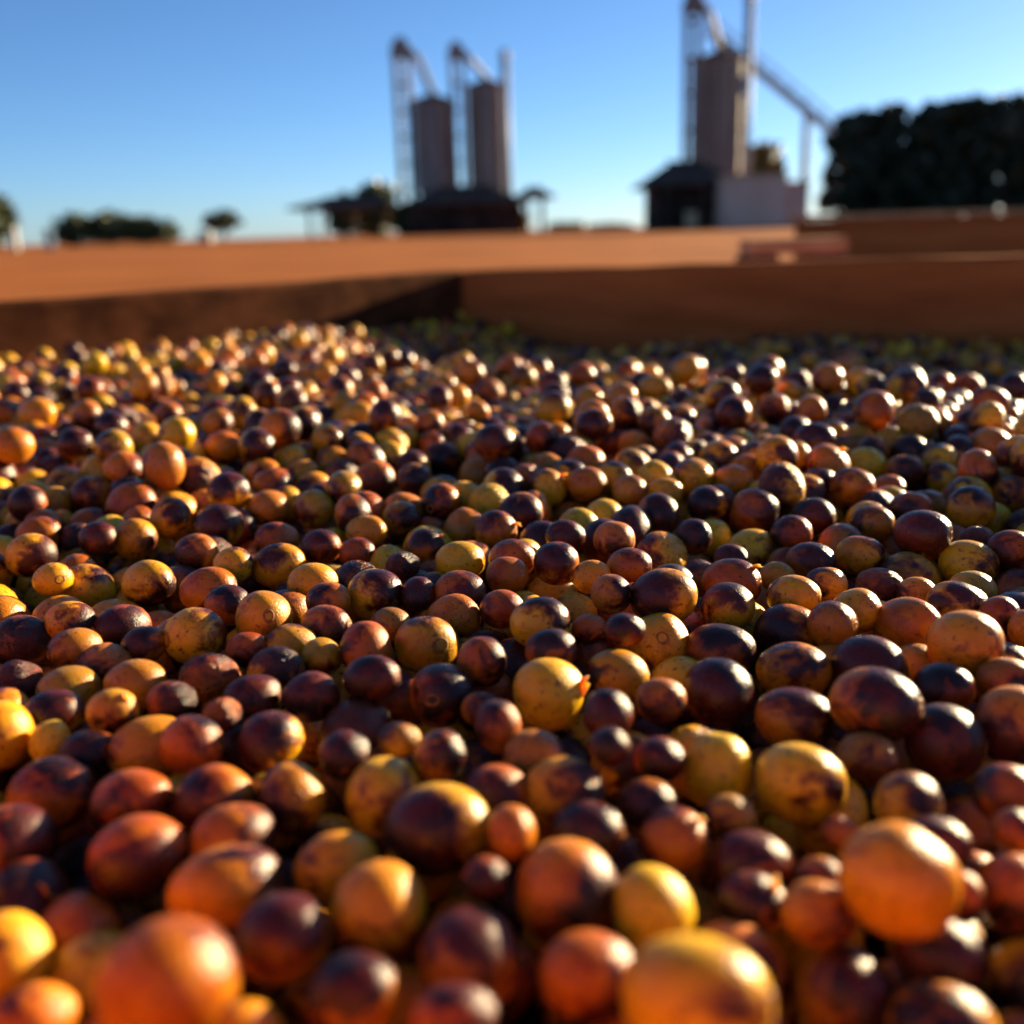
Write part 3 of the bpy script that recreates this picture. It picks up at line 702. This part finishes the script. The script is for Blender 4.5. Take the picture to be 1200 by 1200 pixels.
def pink():
    y = Y2 - 8; x0, x1, x2_ = gx(850, y), gx(921, y), gx(949, y); h1, h2 = gh(885, 207, y), gh(935, 215, y)
    e = empty('plastered_building', ((x0 + x2_) / 2, y + 1.5, 0)); ox = (x0 + x2_) / 2
    tag(e, 'pink plastered flat-roofed building with a lower wing beside the wide silo', 'building')
    mb = MB(); mb.box(((x0 + x1) / 2 - ox, 0, h1 / 2), (x1 - x0, 3, h1)); mb.build('main_wall', M_PINK, e)
    mb = MB(); mb.box(((x1 + x2_) / 2 - ox + .005, .1, h2 / 2), (x2_ - x1 - .01, 2.7, h2)); mb.build('wing_wall', M_PINK, e)
    mb = MB(); mb.box(((x0 + x1) / 2 - ox, 0, h1 + .06), (x1 - x0 + .16, 3.16, .12)); mb.build('roof_slab', M_CONC, e)
    mb = MB(); mb.box(((x1 + x2_) / 2 - ox + .06, .1, h2 + .05), (x2_ - x1 - .02, 2.8, .10)); mb.build('roof_slab', M_CONC, e)
    for k, fx in enumerate((.28, .72)):
        mb = MB(); mb.box((x0 + (x1 - x0) * fx - ox, -1.505, h1 * .62), (.5, .05, .4)); wdw = mb.build('window', M_PINK, e)
        mb = MB(); mb.box((x0 + (x1 - x0) * fx - ox, -1.54, h1 * .62), (.42, .02, .32)); mb.build('pane', M_PINK, wdw)
    mb = MB(); mb.box(((x1 + x2_) / 2 - ox, -1.26, .5), (.5, .05, 1.0)); mb.build('door', M_PINK, e)
pink()
def drum(px, py, y, rpx, label, mat):
    x = gx(px, y); r = rpx * y / F_PX; h = gh(px, py, y)
    e = empty('drum', (x, y, 0)); tag(e, label, 'drum')
    mb = MB(); mb.lathe((0, 0, 0), [(r * .94, 0), (r, .03), (r, h * .3), (r * 1.05, h * .33), (r, h * .36), (r, h * .64), (r * 1.05, h * .67), (r, h * .7), (r, h - .04), (r * .95, h)], 24); mb.build('barrel', mat, e, True)
    mb = MB(); mb.lathe((0, 0, h), [(r * .97, -.005), (r * .97, .03), (r * .8, .035)], 24); mb.build('lid', mat, e)
drum(810, 249, Y2 - 9, 7, 'pale round drum standing in front of the dark open shed', M_CONC)
drum(241, 272, 46, 8, 'white drum on the patio edge near the lone small tree', M_WHITE)
for px, top, lab in ((18, 268, 'pale fence post beside the tree at the patio edge'), (58, 270, 'pale fence post left of the long low hedge')):
    y = 30; x = gx(px, y); h = gh(px, top, y)
    e = empty('fence_post', (x, y, 0)); tag(e, lab, 'post')
    mb = MB(); mb.box((0, 0, h / 2), (.16, .16, h), None, .01); mb.build('shaft', M_WHITE, e)
    mb = MB(); mb.box((0, 0, h + .025), (.2, .2, .05), None, .01); mb.build('cap', M_WHITE, e)

# ------------------------------------------------------------------ trees
def tree(px0, px1, ptop, y, dp, label, mat, name='tree', group=None, nleaf=2600, ls=.22, boxy=2.0, low=.18, seed_=0):
    r_ = np.random.default_rng(seed_ + 1000 + int(px0) * 7 + int(px1)); x = (gx(px0, y) + gx(px1, y)) / 2; a = (gx(px1, y) - gx(px0, y)) / 2; h = gh((px0 + px1) / 2, ptop, y)
    e = empty(name, (x, y, 0)); tag(e, label, 'tree', group)
    mb = MB(); tr = max(.06, a * .07)
    mb.tube([(0, 0, 0), (.05 * a, 0, h * .25), (-.03 * a, .02, h * .5), (0, 0, h * .75)], [tr * 1.3, tr, tr * .8, tr * .35], 9)
    for k in range(6):
        an = k * 1.05 + r_.uniform(0, .6); z = h * (.25 + .07 * k)
        mb.tube([(0, 0, z), (math.cos(an) * a * .35, math.sin(an) * dp * .35, z + h * .12), (math.cos(an) * a * .65, math.sin(an) * dp * .65, min(z + h * .3, h * .85))], [tr * .6, tr * .4, tr * .15], 6)
    mb.build('trunk', M_BARK, e, True)
    # leaf clumps inside a rounded box outline
    zc = h * (1 + low) / 2; hz_ = h * (1 - low) / 2
    nc = 150; C = []
    while len(C) < nc:
        p = r_.uniform(-1, 1, 3); m_ = (np.abs(p) ** boxy).sum() ** (1 / boxy)
        if m_ < 1 and m_ > .2: C.append(p * .90)
    C = np.array(C) * np.array([a, dp, hz_]) + np.array([0, 0, zc]); cr = np.array([min(a, hz_) * (.30 if boxy < 3 else .20)]) * r_.uniform(.6, 1.25, (nc, 1))
    ci = r_.integers(0, nc, nleaf); dv = unit(r_.normal(size=(nleaf, 3))) * (r_.random((nleaf, 1)) ** .4) * cr[ci]; p = C[ci] + dv
    p[:, 2] = np.maximum(p[:, 2], h * .05)
    n1 = unit(r_.normal(size=(nleaf, 3))); t1 = unit(np.cross(n1, r_.normal(size=(nleaf, 3)))); t2 = np.cross(n1, t1); s = ls * r_.uniform(.6, 1.3, (nleaf, 1))
    V = np.stack([p - t1 * s, p + t2 * s * .5 + n1 * s * .15, p + t1 * s, p - t2 * s * .5 + n1 * s * .15], 1).reshape(-1, 3)
    link('crown', mesh_np('crown', V, np.arange(nleaf * 4).reshape(-1, 4)), mat, e)
G1 = 'dense hedge-like trees behind the second bed'
HW = [(968, 1040, 127, 'dense dark tree with a sheer edge, nearest the pink building in the hedge row'), (1018, 1100, 119, 'dense dark tree in the middle of the hedge row, beside the sheer-edged one'), (1075, 1160, 115, 'dense dark tree in the hedge row, second from the tallest'), (1135, 1225, 108, 'tallest dense dark tree of the hedge row')]
for k, (p0, p1, pt, lab) in enumerate(HW): tree(p0, p1, pt, 40, 1.7, lab, M_LEAF_DK, 'hedge_tree', G1, 14000, .20, 5.5, .0, k)
for k, p0 in enumerate((1205,)): tree(p0, p0 + 90, 112, 41, 1.7, 'dense dark tree at the far end of the hedge row', M_LEAF_DK, 'hedge_tree', G1, 6000, .22, 4.0, .0, k)
G2 = 'low bushy trees along the patio edge'
tree(66, 118, 250, 60, 1.4, 'rounded bushy tree beside the pale fence post, at one end of the low row', M_LEAF, 'bushy_tree', G2, 2600, .17, 2.4, .0)
tree(104, 160, 248, 61, 1.4, 'taller bushy tree in the middle of the low row', M_LEAF, 'bushy_tree', G2, 2600, .17, 2.4, .0)
tree(148, 190, 252, 62, 1.3, 'bushy tree of the low row beside the smallest one', M_LEAF, 'bushy_tree', G2, 2200, .17, 2.4, .0)
tree(182, 212, 257, 62, 1.2, 'smallest bushy tree ending the low row', M_LEAF, 'bushy_tree', G2, 1500, .15, 2.2, .0)
tree(236, 288, 247, 75, 1.6, 'lone small tree with a thin trunk near the white drum', M_LEAF, 'small_tree', None, 1500, .18, 2.0, .32)
tree(-50, 17, 222, 38, 1.3, 'green tree beside a pale fence post at the patio edge', M_LEAF, 'tree', None, 4200, .16, 2.4, .05)
tree(385, 425, 228, 66, 1.5, 'tree behind the long open canopy, lower of two', M_LEAF, 'tree', None, 2200, .2, 2.2, .0)
tree(412, 472, 214, 68, 2.0, 'taller rounded tree behind the long open canopy', M_LEAF, 'tree', None, 3600, .22, 2.2, .0)
tree(862, 916, 166, Y2 + 3, 1.8, 'yellowing tree between the wide silo and the pink building', M_LEAF_Y, 'tree', None, 3600, .18, 2.2, .15)
tree(600, 622, 244, Y1 - 5, .8, 'small shrub at the corner of the dark processing shed', M_LEAF_Y, 'shrub', None, 700, .14, 2.0, .0)
tree(462, 486, 238, Y1 - 3, .9, 'shrub between the long canopy and the processing shed', M_LEAF, 'shrub', None, 900, .16, 2.0, .0)
tree(758, 790, 232, Y2 - 4.5, .9, 'dark shrub hugging the end of the open-fronted shed', M_LEAF_DK, 'shrub', None, 1200, .16, 2.0, .0)
tree(640, 690, 261, 120, 2.5, 'low far-off bush right of the small canopy', M_LEAF, 'bush', None, 900, .35, 2.0, .0)
tree(680, 750, 263, 120, 2.5, 'low wide far-off bush before the dark open shed', M_LEAF, 'bush', None, 900, .35, 2.0, .0)
bpy.context.view_layer.update()
print('cherries', n, 'tris', sum(len(o.data.loop_triangles) or len(o.data.polygons) for o in bpy.data.objects if o.type == 'MESH'))
